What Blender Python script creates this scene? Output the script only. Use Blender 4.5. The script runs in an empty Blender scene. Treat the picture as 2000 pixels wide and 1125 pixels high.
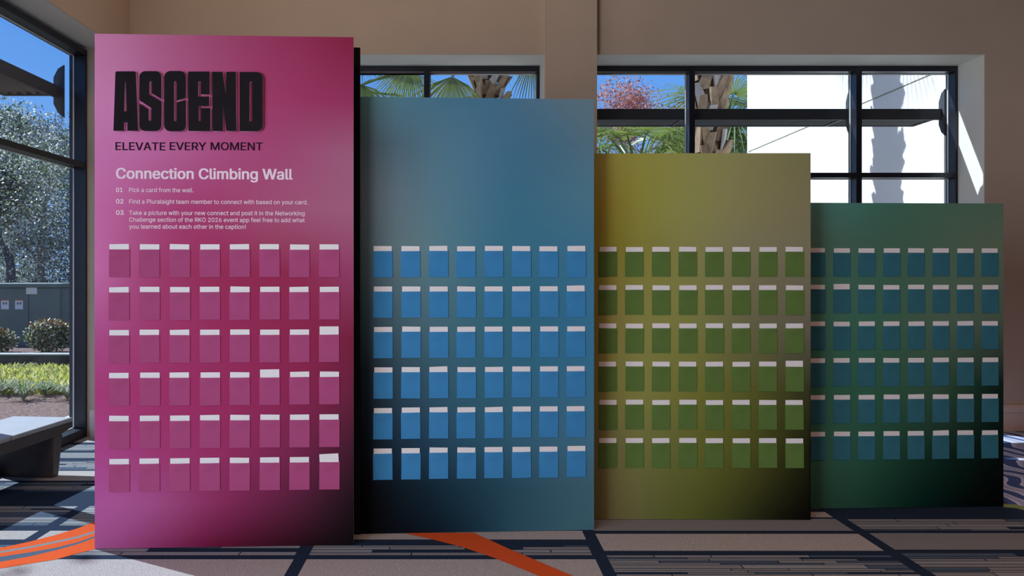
import bpy, bmesh, math, random, os
from mathutils import Vector, Matrix, Quaternion, geometry
random.seed(7)
SC = bpy.context.scene
COL = SC.collection
PI = math.pi

# ------------------------------------------------------------------ camera, sky, sun, lamps, exposure
EYE = 1.315          # camera height
F = 1450.0           # focal length in pixels of a 2000 px wide frame
cam_d = bpy.data.cameras.new('camera'); cam = bpy.data.objects.new('camera', cam_d); COL.objects.link(cam)
cam_d.sensor_fit = 'HORIZONTAL'; cam_d.sensor_width = 36.0; cam_d.lens = 36.0*F/2000
cam_d.shift_x = 0.05; cam_d.shift_y = -27.5/2000
cam_d.clip_start = 0.05; cam_d.clip_end = 300
cam.location = (0, 0, EYE); cam.rotation_euler = (PI/2, 0, 0)
SC.camera = cam
SC.view_settings.view_transform = 'Standard'; SC.view_settings.look = 'None'
SC.view_settings.gamma = 1.0; SC.view_settings.exposure = 0.0
SC.view_settings.use_curve_mapping = False

w = bpy.data.worlds.new('sky'); SC.world = w; w.use_nodes = True
nt = w.node_tree; nt.nodes.clear()
tc = nt.nodes.new('ShaderNodeTexCoord'); sx = nt.nodes.new('ShaderNodeSeparateXYZ')
cr = nt.nodes.new('ShaderNodeValToRGB'); bg = nt.nodes.new('ShaderNodeBackground'); ow = nt.nodes.new('ShaderNodeOutputWorld')
nt.links.new(tc.outputs['Generated'], sx.inputs[0]); nt.links.new(sx.outputs['Z'], cr.inputs[0])
nt.links.new(cr.outputs[0], bg.inputs[0]); nt.links.new(bg.outputs[0], ow.inputs[0])
cr.color_ramp.elements[0].position = 0.0; cr.color_ramp.elements[0].color = (0.30, 0.54, 0.98, 1)
cr.color_ramp.elements[1].position = 0.55; cr.color_ramp.elements[1].color = (0.045, 0.20, 0.72, 1)
e = cr.color_ramp.elements.new(0.22); e.color = (0.14, 0.38, 0.90, 1)
bg.inputs[1].default_value = 1.08

SUN = Vector((0.887, -0.47, -0.925)).normalized()      # the way the sunlight travels
sd = bpy.data.lights.new('sun', 'SUN'); sd.energy = 8.6; sd.angle = math.radians(0.53); sd.color = (0.80, 0.91, 1.0)
so = bpy.data.objects.new('sun', sd); COL.objects.link(so); so.rotation_euler = SUN.to_track_quat('-Z', 'Y').to_euler(); so.location = (-12, 14, 16)

def area(name, loc, aim, sx_, sy_, power, color, spread=180):
    d = bpy.data.lights.new(name, 'AREA'); d.shape = 'RECTANGLE'; d.size = sx_; d.size_y = sy_; d.energy = power; d.color = color
    d.spread = math.radians(spread)
    o = bpy.data.objects.new(name, d); COL.objects.link(o); o.location = loc
    o.rotation_euler = (Vector(aim)-Vector(loc)).to_track_quat('-Z', 'Y').to_euler()
    return o
# added area lamp standing in for daylight through the left window front
area('added_window_fill', (-3.3, -0.5, 1.55), (1.5, 2.2, -0.1), 3.4, 2.7, 212, (0.92, 0.94, 1.0), 150)
# warm ceiling downlights of the hall, out of view; two wall fills added
area('unseen_warm_lamp', (-0.9, 0.2, 5.1), (-0.9, 0.2, 0), 0.7, 0.7, 28, (1.0, 0.74, 0.60), 125)
area('unseen_warm_lamp', (2.2, 0.2, 5.1), (2.2, 0.2, 0), 0.7, 0.7, 58, (1.0, 0.52, 0.41), 125)
area('unseen_warm_lamp', (6.6, 3.4, 5.1), (6.6, 3.4, 0), 0.6, 0.6, 14, (1.0, 0.55, 0.32), 130)
area('unseen_warm_lamp', (0.5, 4.9, 5.1), (0.5, 4.9, 0), 0.5, 0.5, 6, (1.0, 0.66, 0.44))  # added behind the panels to brighten the pilaster and wall
area('unseen_warm_lamp', (-1.6, 4.7, 5.1), (-1.6, 4.7, 0), 0.5, 0.5, 14, (1.0, 0.70, 0.50))  # added behind the panels to brighten the upper left wall

# ------------------------------------------------------------------ helpers
def lin(c):
    r = []
    for v in c[:3]:
        v = v/255.0
        r.append(v/12.92 if v <= 0.04045 else ((v+0.055)/1.055)**2.4)
    return tuple(r)

def mat(name, color, rough=0.6, metal=0.0, spec=0.5, noise=None, bump=None, sub=None):
    """principled material; noise = (scale, amount) colour mottling; bump = (scale, strength, distance)"""
    m = bpy.data.materials.new(name); m.use_nodes = True
    n = m.node_tree.nodes; l = m.node_tree.links; b = n['Principled BSDF']
    b.inputs['Base Color'].default_value = (*color, 1); b.inputs['Roughness'].default_value = rough
    b.inputs['Metallic'].default_value = metal; b.inputs['Specular IOR Level'].default_value = spec
    t = n.new('ShaderNodeTexCoord')
    if noise:
        t1 = n.new('ShaderNodeTexNoise'); t1.inputs['Scale'].default_value = noise[0]; t1.inputs['Detail'].default_value = 3
        mr = n.new('ShaderNodeMapRange'); mr.inputs[1].default_value = 0.3; mr.inputs[2].default_value = 0.7
        mr.inputs[3].default_value = 1-noise[1]; mr.inputs[4].default_value = 1+noise[1]
        vm = n.new('ShaderNodeVectorMath'); vm.operation = 'SCALE'; vm.inputs[0].default_value = color
        l.new(t.outputs['Object'], t1.inputs['Vector']); l.new(t1.outputs['Fac'], mr.inputs[0])
        l.new(mr.outputs[0], vm.inputs['Scale']); l.new(vm.outputs[0], b.inputs['Base Color'])
    if bump:
        t2 = n.new('ShaderNodeTexNoise'); t2.inputs['Scale'].default_value = bump[0]; t2.inputs['Detail'].default_value = 4
        bp = n.new('ShaderNodeBump'); bp.inputs['Strength'].default_value = bump[1]; bp.inputs['Distance'].default_value = bump[2]
        l.new(t.outputs['Object'], t2.inputs['Vector']); l.new(t2.outputs['Fac'], bp.inputs['Height']); l.new(bp.outputs[0], b.inputs['Normal'])
    if sub:   # light passing through leaves
        tr = n.new('ShaderNodeBsdfTranslucent'); tr.inputs[0].default_value = (*sub[0], 1)
        mx = n.new('ShaderNodeMixShader'); mx.inputs[0].default_value = sub[1]
        l.new(b.outputs[0], mx.inputs[1]); l.new(tr.outputs[0], mx.inputs[2]); l.new(mx.outputs[0], n['Material Output'].inputs[0])
    return m

class MB:
    """collects boxes, tubes and polygons and links them as one mesh object"""
    def __init__(s): s.v = []; s.f = []; s.m = []
    def poly(s, pts, mi=0):
        k = len(s.v); s.v += [tuple(p) for p in pts]; s.f.append(tuple(range(k, k+len(pts)))); s.m.append(mi)
    def hexa(s, p, mi=0):
        """p = 8 corners: bottom loop 0-3, top loop 4-7"""
        k = len(s.v); s.v += [tuple(q) for q in p]
        for f in ((3, 2, 1, 0), (4, 5, 6, 7), (0, 1, 5, 4), (1, 2, 6, 5), (2, 3, 7, 6), (3, 0, 4, 7)):
            s.f.append(tuple(k+i for i in f)); s.m.append(mi)
    def box(s, x0, x1, y0, y1, z0, z1, mi=0):
        s.hexa([(x0, y0, z0), (x1, y0, z0), (x1, y1, z0), (x0, y1, z0), (x0, y0, z1), (x1, y0, z1), (x1, y1, z1), (x0, y1, z1)], mi)
    def tube(s, pts, rads, n=8, mi=0, cap=True):
        k = len(s.v); N = len(pts)
        for i, p in enumerate(pts):
            p = Vector(p)
            d = (Vector(pts[min(i+1, N-1)])-Vector(pts[max(i-1, 0)])).normalized()
            u = d.orthogonal().normalized() if i == 0 else (u-d*u.dot(d)).normalized()
            v_ = d.cross(u)
            for j in range(n):
                a = 2*PI*j/n; s.v.append(tuple(p+(u*math.cos(a)+v_*math.sin(a))*rads[i]))
        for i in range(N-1):
            for j in range(n):
                a = k+i*n+j; b = k+i*n+(j+1) % n
                s.f.append((a, b, b+n, a+n)); s.m.append(mi)
        if cap:
            s.f.append(tuple(k+j for j in reversed(range(n)))); s.m.append(mi)
            s.f.append(tuple(k+(N-1)*n+j for j in range(n))); s.m.append(mi)
    def prism(s, pts2, fn, t, mi=0):
        """outline pts2 (u,v) extruded by t; fn(u,v,w)->point"""
        n = len(pts2); k = len(s.v)
        s.v += [tuple(fn(u, v, 0)) for u, v in pts2]+[tuple(fn(u, v, t)) for u, v in pts2]
        s.f.append(tuple(range(k, k+n))); s.m.append(mi); s.f.append(tuple(reversed(range(k+n, k+2*n)))); s.m.append(mi)
        for i in range(n):
            j = (i+1) % n; s.f.append((k+i, k+n+i, k+n+j, k+j)); s.m.append(mi)
    def build(s, name, mats, parent=None, smooth=False, bevel=0, recalc=True):
        me = bpy.data.meshes.new(name); me.from_pydata(s.v, [], s.f)
        for m in (mats if isinstance(mats, (list, tuple)) else [mats]): me.materials.append(m)
        me.polygons.foreach_set('material_index', s.m)
        if recalc:
            bm = bmesh.new(); bm.from_mesh(me); bmesh.ops.recalc_face_normals(bm, faces=bm.faces); bm.to_mesh(me); bm.free()
        if smooth: me.polygons.foreach_set('use_smooth', [True]*len(me.polygons))
        me.update()
        o = bpy.data.objects.new(name, me); COL.objects.link(o)
        if parent: o.parent = parent
        if bevel:
            b = o.modifiers.new('bevel', 'BEVEL'); b.width = bevel; b.segments = 3; b.limit_method = 'ANGLE'; b.angle_limit = math.radians(40)
        return o

def tag(o, label=None, cat=None, group=None, kind=None):
    if label: o['label'] = label
    if cat: o['category'] = cat
    if group: o['group'] = group
    if kind: o['kind'] = kind
    return o
def thing(name, label, cat, loc=(0, 0, 0), rz=0, group=None):
    o = bpy.data.objects.new(name, None); COL.objects.link(o); o.empty_display_size = 0.1
    o.location = loc; o.rotation_euler = (0, 0, rz)
    return tag(o, label, cat, group)
def struct(o, label=None): o['kind'] = 'structure'; return tag(o, label) if label else o

# ------------------------------------------------------------------ materials
M_wall = mat('wall_paint', (0.60, 0.485, 0.38), 0.85, noise=(3, 0.03), bump=(120, 0.08, 0.002))
M_far = mat('brown_wall_paint', (0.22, 0.15, 0.105), 0.85, noise=(3, 0.03))
M_soffit = mat('recess_paint', (0.72, 0.70, 0.63), 0.8, bump=(120, 0.06, 0.002))
M_ceil = mat('ceiling_paint', (0.50, 0.42, 0.34), 0.9, noise=(2, 0.03))
M_base = mat('baseboard_paint', (0.80, 0.66, 0.55), 0.5, noise=(4, 0.03))
M_frame = mat('dark_anodised_frame', (0.012, 0.014, 0.022), 0.35, spec=0.5, noise=(8, 0.1))
M_shade = mat('sunshade_metal', (0.045, 0.045, 0.048), 0.5, noise=(8, 0.1))
M_seal = mat('glazing_seal', (0.80, 0.80, 0.76), 0.5)
def glass_mat():
    m = bpy.data.materials.new('window_glass'); m.use_nodes = True; n = m.node_tree.nodes; l = m.node_tree.links
    n.remove(n['Principled BSDF'])
    tr = n.new('ShaderNodeBsdfTransparent'); tr.inputs[0].default_value = (0.95, 0.96, 0.97, 1)
    gl = n.new('ShaderNodeBsdfGlossy'); gl.inputs['Roughness'].default_value = 0.0; gl.inputs[0].default_value = (0.9, 0.95, 1, 1)
    lw_ = n.new('ShaderNodeLayerWeight'); lw_.inputs[0].default_value = 0.5
    pw_ = n.new('ShaderNodeMath'); pw_.operation = 'POWER'; pw_.inputs[1].default_value = 5.0
    fr = n.new('ShaderNodeMapRange'); fr.inputs[3].default_value = 0.02; fr.inputs[4].default_value = 0.6
    l.new(lw_.outputs['Facing'], pw_.inputs[0]); l.new(pw_.outputs[0], fr.inputs[0])
    mx = n.new('ShaderNodeMixShader'); l.new(fr.outputs[0], mx.inputs[0]); l.new(tr.outputs[0], mx.inputs[1]); l.new(gl.outputs[0], mx.inputs[2])
    l.new(mx.outputs[0], n['Material Output'].inputs[0]); return m
M_glass = glass_mat()

def carpet(name, color, speck=0.35, scale=420):
    m = mat(name, color, 0.95, spec=0.1, noise=(scale, speck), bump=(300, 0.5, 0.004)); return m
M_navy = carpet('carpet_navy', (0.014, 0.026, 0.052), 0.25)
M_tan = carpet('carpet_taupe', (0.36, 0.335, 0.32), 0.55, 230)
M_grey = carpet('carpet_grey', (0.20, 0.205, 0.21), 0.3)
M_mid = carpet('carpet_slate', (0.068, 0.098, 0.14), 0.3)
M_lite = carpet('carpet_light_stripe', (0.235, 0.25, 0.265), 0.3)
M_orange = carpet('carpet_orange', (0.60, 0.085, 0.018), 0.2)
def swirl_mat():
    m = carpet('carpet_swirl', (0.3, 0.3, 0.33)); n = m.node_tree.nodes; l = m.node_tree.links; b = n['Principled BSDF']
    t = n.new('ShaderNodeTexCoord'); mp = n.new('ShaderNodeMapping'); mp.inputs['Scale'].default_value = (1.2, 1.6, 1)
    ns = n.new('ShaderNodeTexNoise'); ns.inputs['Scale'].default_value = 1.4; ns.inputs['Detail'].default_value = 1; ns.inputs['Distortion'].default_value = 1.5
    wv = n.new('ShaderNodeTexWave'); wv.inputs['Scale'].default_value = 1.5; wv.inputs['Distortion'].default_value = 14; wv.inputs['Detail'].default_value = 1.5; wv.inputs['Detail Scale'].default_value = 0.8
    c = n.new('ShaderNodeValToRGB'); el = c.color_ramp.elements
    el[0].position = 0.25; el[0].color = (0.06, 0.10, 0.25, 1); el[1].position = 0.62; el[1].color = (0.66, 0.68, 0.84, 1)
    x = el.new(0.40); x.color = (0.05, 0.08, 0.16, 1); x = el.new(0.46); x.color = (0.55, 0.58, 0.74, 1); x = el.new(0.9); x.color = (0.38, 0.40, 0.52, 1)
    l.new(t.outputs['Object'], mp.inputs[0]); l.new(mp.outputs[0], wv.inputs['Vector']); l.new(wv.outputs['Fac'], c.inputs[0]); l.new(c.outputs[0], b.inputs['Base Color'])
    return m
M_swirl = swirl_mat()
M_lime = carpet('carpet_lime', (0.25, 0.30, 0.10), 0.2)

# ------------------------------------------------------------------ the room
XL, XR, YB, YF, ZC = -2.775, 8.5, 6.22, -6.5, 5.2     # left wall, right wall, back wall, front wall, ceiling
HEAD = 3.155                                          # window head
YG, XG = 6.55, -3.02                                  # room-side faces of the back and left frames
# floor: woven carpet with tile pattern laid in
fl = MB()
fl.box(XL-0.38, XR+0.2, YF-0.2, YB+0.55, -0.12, 0.0, 0)
def inlay(pts, mi, lev): fl.poly([(x, y, 0.0005*lev) for x, y in pts], mi)
def rect(x0, x1, y0, y1, mi, lev=1): inlay([(x0, y0), (x1, y0), (x1, y1), (x0, y1)], mi, lev)
def strips(x0, x1, y0, y1):
    y = y0
    while y < y1-0.012:
        h = min(random.choice((0.020, 0.027, 0.036, 0.045)), y1-y); x = x0
        while x < x1-0.02:
            L = min(random.uniform(0.22, 0.62), x1-x)
            c = random.choices((2, 3, 4, 0), (3, 2.6, 4, 1.2))[0]
            if c: rect(x, min(x+L-0.006, x1), y, y+h-0.006, c)
            x += L
        y += h
# carpet materials: 0 navy 1 taupe 2 grey 3 slate 4 light stripe 5 orange 6 swirl 7 lime
cols = [(-3.15, -2.16), (-2.10, -0.77), (-0.71, 0.62), (0.68, 2.01), (2.07, 3.40), (3.46, 4.79), (4.85, 6.18), (6.24, 7.57), (7.63, 8.6)]
for ci, (x0, x1) in enumerate(cols):
    if ci <= 2:
        rows = [('p', 3.23-0.35, 3.42, 1), ('s', 3.47, 3.61), ('p', 3.675, 3.80, 1), ('s', 3.88, 4.21), ('s', 4.49, 4.68), ('p', 4.72, 4.955, 1),
                ('s', 4.98, 5.23), ('p', 5.30, 5.46, 2), ('s', 5.53, 5.72), ('p', 5.79, 6.02, 1), ('s', 6.1, 6.25)]
    elif ci == 3:
        rows = [('s', 3.0, 3.485), ('p', 3.525, 3.755, 1), ('p', 3.80, 3.985, 2), ('p', 4.01, 4.10, 1), ('s', 4.15, 4.3), ('p', 4.36, 4.7, 1), ('s', 4.8, 5.2), ('p', 5.3, 5.6, 1)]
    else:
        rows = [('s', 3.0, 3.50), ('p', 3.54, 3.765, 2), ('s', 3.805, 3.985), ('s', 4.35, 4.6), ('p', 4.7, 5.0, 1)]
    for y in range(-7, 3):                                # the part behind the camera repeats the scheme
        rows += [('p', y-0.02, y+0.38, 1), ('s', y+0.44, y+0.82)] if y < 2 else [('p', 1.98, 2.3, 1), ('s', 2.36, 2.82)]
    for r in rows:
        if r[0] == 'p': rect(x0, x1, r[1], r[2], r[3])
        else: strips(x0, x1, r[1], r[2])
rect(3.13, XR, 4.20, YB, 6, 2)
def gp(x, y): d = F*EYE/(y-535.0); return ((x-900)/F*d, d)
# orange swooshes
sw_r = [(785, 1041), (925, 1041), (1000, 1075), (1118, 1125), (1230, 1180), (1150, 1180), (1052, 1125), (965, 1090), (900, 1068), (840, 1053)]
inlay([gp(*p) for p in sw_r], 5, 3)
def ribbon(up, lo, mi, lev):
    for i in range(len(up)-1): inlay([gp(*lo[i]), gp(*lo[i+1]), gp(*up[i+1]), gp(*up[i])], mi, lev)
a = [(-120, 1092), (-40, 1080), (0, 1071), (60, 1058), (110, 1045), (150, 1033), (190, 1018), (250, 1003)]
b = [(-120, 1100), (-40, 1087), (0, 1077), (60, 1067), (110, 1057), (150, 1048), (190, 1036), (250, 1022)]
c = [(-120, 1104), (-40, 1092), (0, 1081), (60, 1071), (110, 1061), (150, 1052), (190, 1040), (250, 1026)]
d = [(-120, 1112), (-40, 1099), (0, 1088), (60, 1079), (110, 1070), (150, 1060), (190, 1046), (250, 1031)]
e_ = [(-120, 1122), (-40, 1110), (0, 1098), (60, 1087), (110, 1075), (150, 1064), (190, 1049), (250, 1034)]
f_ = [(-120, 1140), (-40, 1124), (0, 1111), (60, 1101), (110, 1093), (150, 1082), (190, 1072), (250, 1058)]
ribbon(a, b, 5, 3); ribbon(b, c, 2, 3); ribbon(c, d, 5, 3); ribbon(d, e_, 3, 3); ribbon(e_, f_, 5, 3)
# lime swoosh of the right hand carpet
lm = [(1960, 984), (1985, 986), (2010, 992), (2060, 1006), (2060, 1013), (2010, 1000), (1985, 993), (1960, 991)]
inlay([gp(*p) for p in lm], 7, 3)
fo = fl.build('floor', [M_navy, M_tan, M_grey, M_mid, M_lite, M_orange, M_swirl, M_lime], recalc=False)
struct(fo, 'patterned navy, taupe and orange carpet')

# back wall with two window openings, in one piece
W1 = (-1.75, 0.70); W2 = (1.13, 4.39); SILL = 0.10
YO = 6.74
bw = MB()
for x0, x1 in ((XL-0.38, W1[0]), (W1[1], W2[0]), (W2[1], XR+0.2)): bw.box(x0, x1, YB, YO, 0, ZC)
for x0, x1 in (W1, W2):
    bw.box(x0, x1, YB, YO, HEAD, ZC); bw.box(x0, x1, YB, YO, 0, SILL)
    # paint of the recess: soffit and jambs, a thin skim
    bw.box(x0+0.004, x1-0.004, YB+0.003, YO, HEAD-0.004, HEAD, 1)
    bw.box(x0, x0+0.004, YB+0.003, YO, SILL, HEAD, 1); bw.box(x1-0.004, x1, YB+0.003, YO, SILL, HEAD, 1)
struct(bw.build('wall_back', [M_wall, M_soffit]), 'beige wall behind the coloured panels')
pil = MB(); pil.box(0.705, 1.128, 6.145, YB+0.01, 0, ZC)
struct(pil.build('trim_1', M_wall), 'shallow beige pilaster between the two back windows')
lw = MB()
LY0, LY1 = -5.0, 6.0
lw.box(XL-0.38, XL, LY1, YB, 0, ZC); lw.box(XL-0.38, XL, YF, LY0, 0, ZC); lw.box(XL-0.38, XL, LY0, LY1, HEAD-0.005, ZC)
lw.box(XL-0.377, XL-0.003, LY0, LY1, HEAD-0.009, HEAD-0.005, 1)
struct(lw.build('wall_left', [M_wall, M_soffit]), 'beige wall over the left window')
rw = MB(); rw.box(XR, XR+0.2, YF, YB, 0, ZC); struct(rw.build('wall_right', M_far))
fw = MB(); fw.box(XL-0.5, XR+0.2, YF-0.2, YF, 0, ZC); struct(fw.build('wall_front', M_far))
ce = MB(); ce.box(XL-0.5, XR+0.2, YF-0.2, YO, ZC, ZC+0.2); struct(ce.build('ceiling', M_ceil))
def baseboard(name, x0, x1, y, side=None):
    m = MB()
    m.box(x0, x1, y-0.018, y, 0, 0.155); m.box(x0, x1, y-0.022, y, 0.158, 0.205); m.box(x0, x1, y-0.014, y, 0.205, 0.218); m.box(x0, x1, y-0.016, y, 0.15, 0.16)
    return struct(m.build(name, M_base))
baseboard('baseboard_back', W2[1]+0.02, XR, YB)
baseboard('baseboard_left', XG+0.03, XL, LY1)

def window(name, label, axis, u0, u1, mull, face, z0, z1, sgn, transom):
    """a frame of bars; axis 'x' lies in the back wall, 'y' in the left wall. face = room side, sgn = way out"""
    root = thing(name, None, None); root['kind'] = 'structure'; root['label'] = label
    T, D = 0.05, 0.13
    def bx(m, a0, a1, b0, b1, c0, c1, mi=0):     # a along the wall, b depth outwards from the face, c height
        f0, f1 = face+sgn*b0, face+sgn*b1
        if axis == 'x': m.box(a0, a1, min(f0, f1), max(f0, f1), c0, c1, mi)
        else: m.box(min(f0, f1), max(f0, f1), a0, a1, c0, c1, mi)
    fr = MB()
    bx(fr, u0, u1, 0, D, z1-0.048, z1); bx(fr, u0, u1, 0, D, z0, z0+0.075)
    bx(fr, u0, u0+0.028, 0, D, z0+0.075, z1-0.048); bx(fr, u1-0.028, u1, 0, D, z0+0.075, z1-0.048)
    fr.build('window_frame', M_frame, root, bevel=0.002)
    for c in mull:
        m = MB(); bx(m, c-T/2, c+T/2, -0.004, D+0.004, z0+0.075, z1-0.048); m.build('mullion', M_frame, root, bevel=0.002)
    edges = [u0+0.028]+[v for c in mull for v in (c-T/2, c+T/2)]+[u1-0.028]
    for i in range(0, len(edges), 2):
        m = MB(); bx(m, edges[i], edges[i+1], 0.002, D-0.01, transom-0.022, transom+0.022); m.build('transom', M_frame, root, bevel=0.002)
        for c0, c1 in ((z0+0.075, transom-0.022), (transom+0.022, z1-0.048)):
            m = MB(); bx(m, edges[i], edges[i+1], 0.098, 0.106, c0, c1); m.build('pane', M_glass, root)
            m = MB()                     # pale gasket round the glass
            for q in ((edges[i], edges[i]+0.007, c0, c1), (edges[i+1]-0.007, edges[i+1], c0, c1), (edges[i], edges[i+1], c0, c0+0.007), (edges[i], edges[i+1], c1-0.007, c1)):
                bx(m, q[0], q[1], 0.088, 0.098, q[2], q[3])
            m.build('gasket', M_seal, root)
    return root
window('window_1', 'dark framed window behind the blue panel', 'x', W1[0], W1[1], [-0.30, -1.25], YG, SILL, HEAD-0.004, 1, 2.187)
window('window_2', 'dark framed window at right above the green panels', 'x', W2[0], W2[1], [2.04, 3.513], YG, SILL, HEAD-0.004, 1, 2.187)
window('window_3', 'tall dark framed window beside the bench', 'y', LY0, LY1, [LY1-1.43*k for k in range(1, 8)], XG, 0.0, HEAD-0.035, -1, 2.187)

# metal sunshades outside
def sunshade(label, axis, u0, u1, face, sgn, mull):
    root = thing('sunshade', label, 'sunshade', group='metal sunshades outside the windows')
    def P(a, b, c): return (a, face+sgn*b, c) if axis == 'x' else (face+sgn*b, a, c)
    def bx(m, a0, a1, b0, b1, c0, c1):
        p = [P(a0, b0, c0), P(a1, b1, c1)]; m.box(min(p[0][0], p[1][0]), max(p[0][0], p[1][0]), min(p[0][1], p[1][1]), max(p[0][1], p[1][1]), c0, c1)
    f = MB(); bx(f, u0, u1, 0.0, 0.018, 2.710, 2.810); bx(f, u0, u1, 0.43, 0.45, 2.735, 2.80)
    for a in [u0]+mull+[u1]: bx(f, a-0.01, a+0.01, 0.0, 0.45, 2.735, 2.805)
    f.build('tray', M_shade, root, bevel=0.002)
    for k in range(5):
        l = MB(); b0 = 0.055+k*0.076
        l.hexa([P(u0, b0, 2.79), P(u1, b0, 2.79), P(u1, b0+0.012, 2.795), P(u0, b0+0.012, 2.795), P(u0, b0+0.05, 2.74), P(u1, b0+0.05, 2.74), P(u1, b0+0.062, 2.745), P(u0, b0+0.062, 2.745)])
        l.build('louvre', M_shade, root)
    for a in mull+[u1]:
        b = MB(); out = [(-0.038, 2.56), (0.01, 2.60), (0.045, 2.67), (0.045, 2.88), (0.01, 2.95), (-0.038, 2.98)]
        b.prism(out, lambda u, v, w_: P(a-0.006+w_, u, v), 0.012); b.build('bracket', M_shade, root)
    return root
sunshade('dark metal sunshade with louvres outside the right back window', 'x', 1.16, 4.36, YO-0.02, 1, [2.04, 3.513])
sunshade('dark metal sunshade with louvres outside the tall left window', 'y', LY0, 5.92, -3.20, -1, [LY1-1.43*k for k in range(1, 8)])

# ------------------------------------------------------------------ the four printed panels
def ramp_print_and_light(name, W, H, rows, to_uv, light):
    """printed artwork, its colours also holding some window light: one colour ramp across the board per level, blended from level to level"""
    m = bpy.data.materials.new(name); m.use_nodes = True; n = m.node_tree.nodes; l = m.node_tree.links; b = n['Principled BSDF']
    b.inputs['Roughness'].default_value = 0.55; b.inputs['Specular IOR Level'].default_value = 0.12
    t = n.new('ShaderNodeTexCoord'); s = n.new('ShaderNodeSeparateXYZ'); l.new(t.outputs['Object'], s.inputs[0])
    dv = n.new('ShaderNodeMath'); dv.operation = 'DIVIDE'; l.new(s.outputs['X'], dv.inputs[0]); dv.inputs[1].default_value = W
    prev = None; pz = None
    for pts in rows:
        r = n.new('ShaderNodeValToRGB'); r.color_ramp.interpolation = 'B_SPLINE'; el = r.color_ramp.elements
        zs = 0; st = []
        for qi, (px, py, col) in enumerate(pts):
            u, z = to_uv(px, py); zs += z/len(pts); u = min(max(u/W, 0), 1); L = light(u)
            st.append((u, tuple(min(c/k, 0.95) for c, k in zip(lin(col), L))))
        el[0].position = st[0][0]; el[0].color = (*st[0][1], 1); el[1].position = st[-1][0]; el[1].color = (*st[-1][1], 1)
        for u, c in st[1:-1]: x = el.new(u); x.color = (*c, 1)
        l.new(dv.outputs[0], r.inputs[0])
        if prev is None: prev = r.outputs[0]
        else:
            mr = n.new('ShaderNodeMapRange'); mr.interpolation_type = 'LINEAR'
            mr.inputs[1].default_value = zs; mr.inputs[2].default_value = pz; mr.inputs[3].default_value = 1; mr.inputs[4].default_value = 0
            l.new(s.outputs['Z'], mr.inputs[0])
            mx = n.new('ShaderNodeMix'); mx.data_type = 'RGBA'; l.new(mr.outputs[0], mx.inputs[0]); l.new(prev, mx.inputs[6]); l.new(r.outputs[0], mx.inputs[7]); prev = mx.outputs[2]
        pz = zs
    l.new(prev, b.inputs['Base Color']); return m

M_black = mat('black_panel_frame', (0.004, 0.004, 0.005), 0.6, spec=0.2, noise=(6, 0.1))
M_card = mat('white_card', (0.80, 0.80, 0.80), 0.6, noise=(20, 0.03))
M_edge = mat('board_edge', (0.55, 0.50, 0.50), 0.6, noise=(30, 0.05))
ORD = ['first', 'second', 'third', 'fourth', 'fifth', 'sixth', 'seventh', 'eighth']

def pocket_mesh(name, w_, h, m):
    """paper pocket: back sheet, gently bulging front sheet, closed sides and bottom, open top"""
    mb = MB(); nx, nz = 8, 8
    def fr(i, j):
        u = i/nx; v = j/nz
        return (-w_/2+w_*u, -0.0034-0.0030*math.sin(PI*u)*v**1.5, h*v)
    for i in range(nx):
        for j in range(nz): mb.poly([fr(i, j), fr(i+1, j), fr(i+1, j+1), fr(i, j+1)])
    mb.poly([(-w_/2, -0.0004, 0), (w_/2, -0.0004, 0), (w_/2, -0.0004, h), (-w_/2, -0.0004, h)])
    for s in (-1, 1): mb.poly([(s*w_/2, -0.0004, 0), (s*w_/2, -0.0034, 0), (s*w_/2, -0.0034, h), (s*w_/2, -0.0004, h)])
    mb.poly([(-w_/2, -0.0004, 0), (w_/2, -0.0004, 0), (w_/2, -0.0034, 0), (-w_/2, -0.0034, 0)])
    o = mb.build(name, m); sol = None
    return o
CARD_ME = None
def card_obj():
    global CARD_ME
    if CARD_ME is None:
        mb = MB(); mb.box(-0.0458, 0.0458, -0.0004, 0.0004, -0.032, 0.0255); o = mb.build('card', M_card, bevel=0); CARD_ME = o.data; return o
    o = bpy.data.objects.new('card', CARD_ME); COL.objects.link(o); return o

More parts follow.
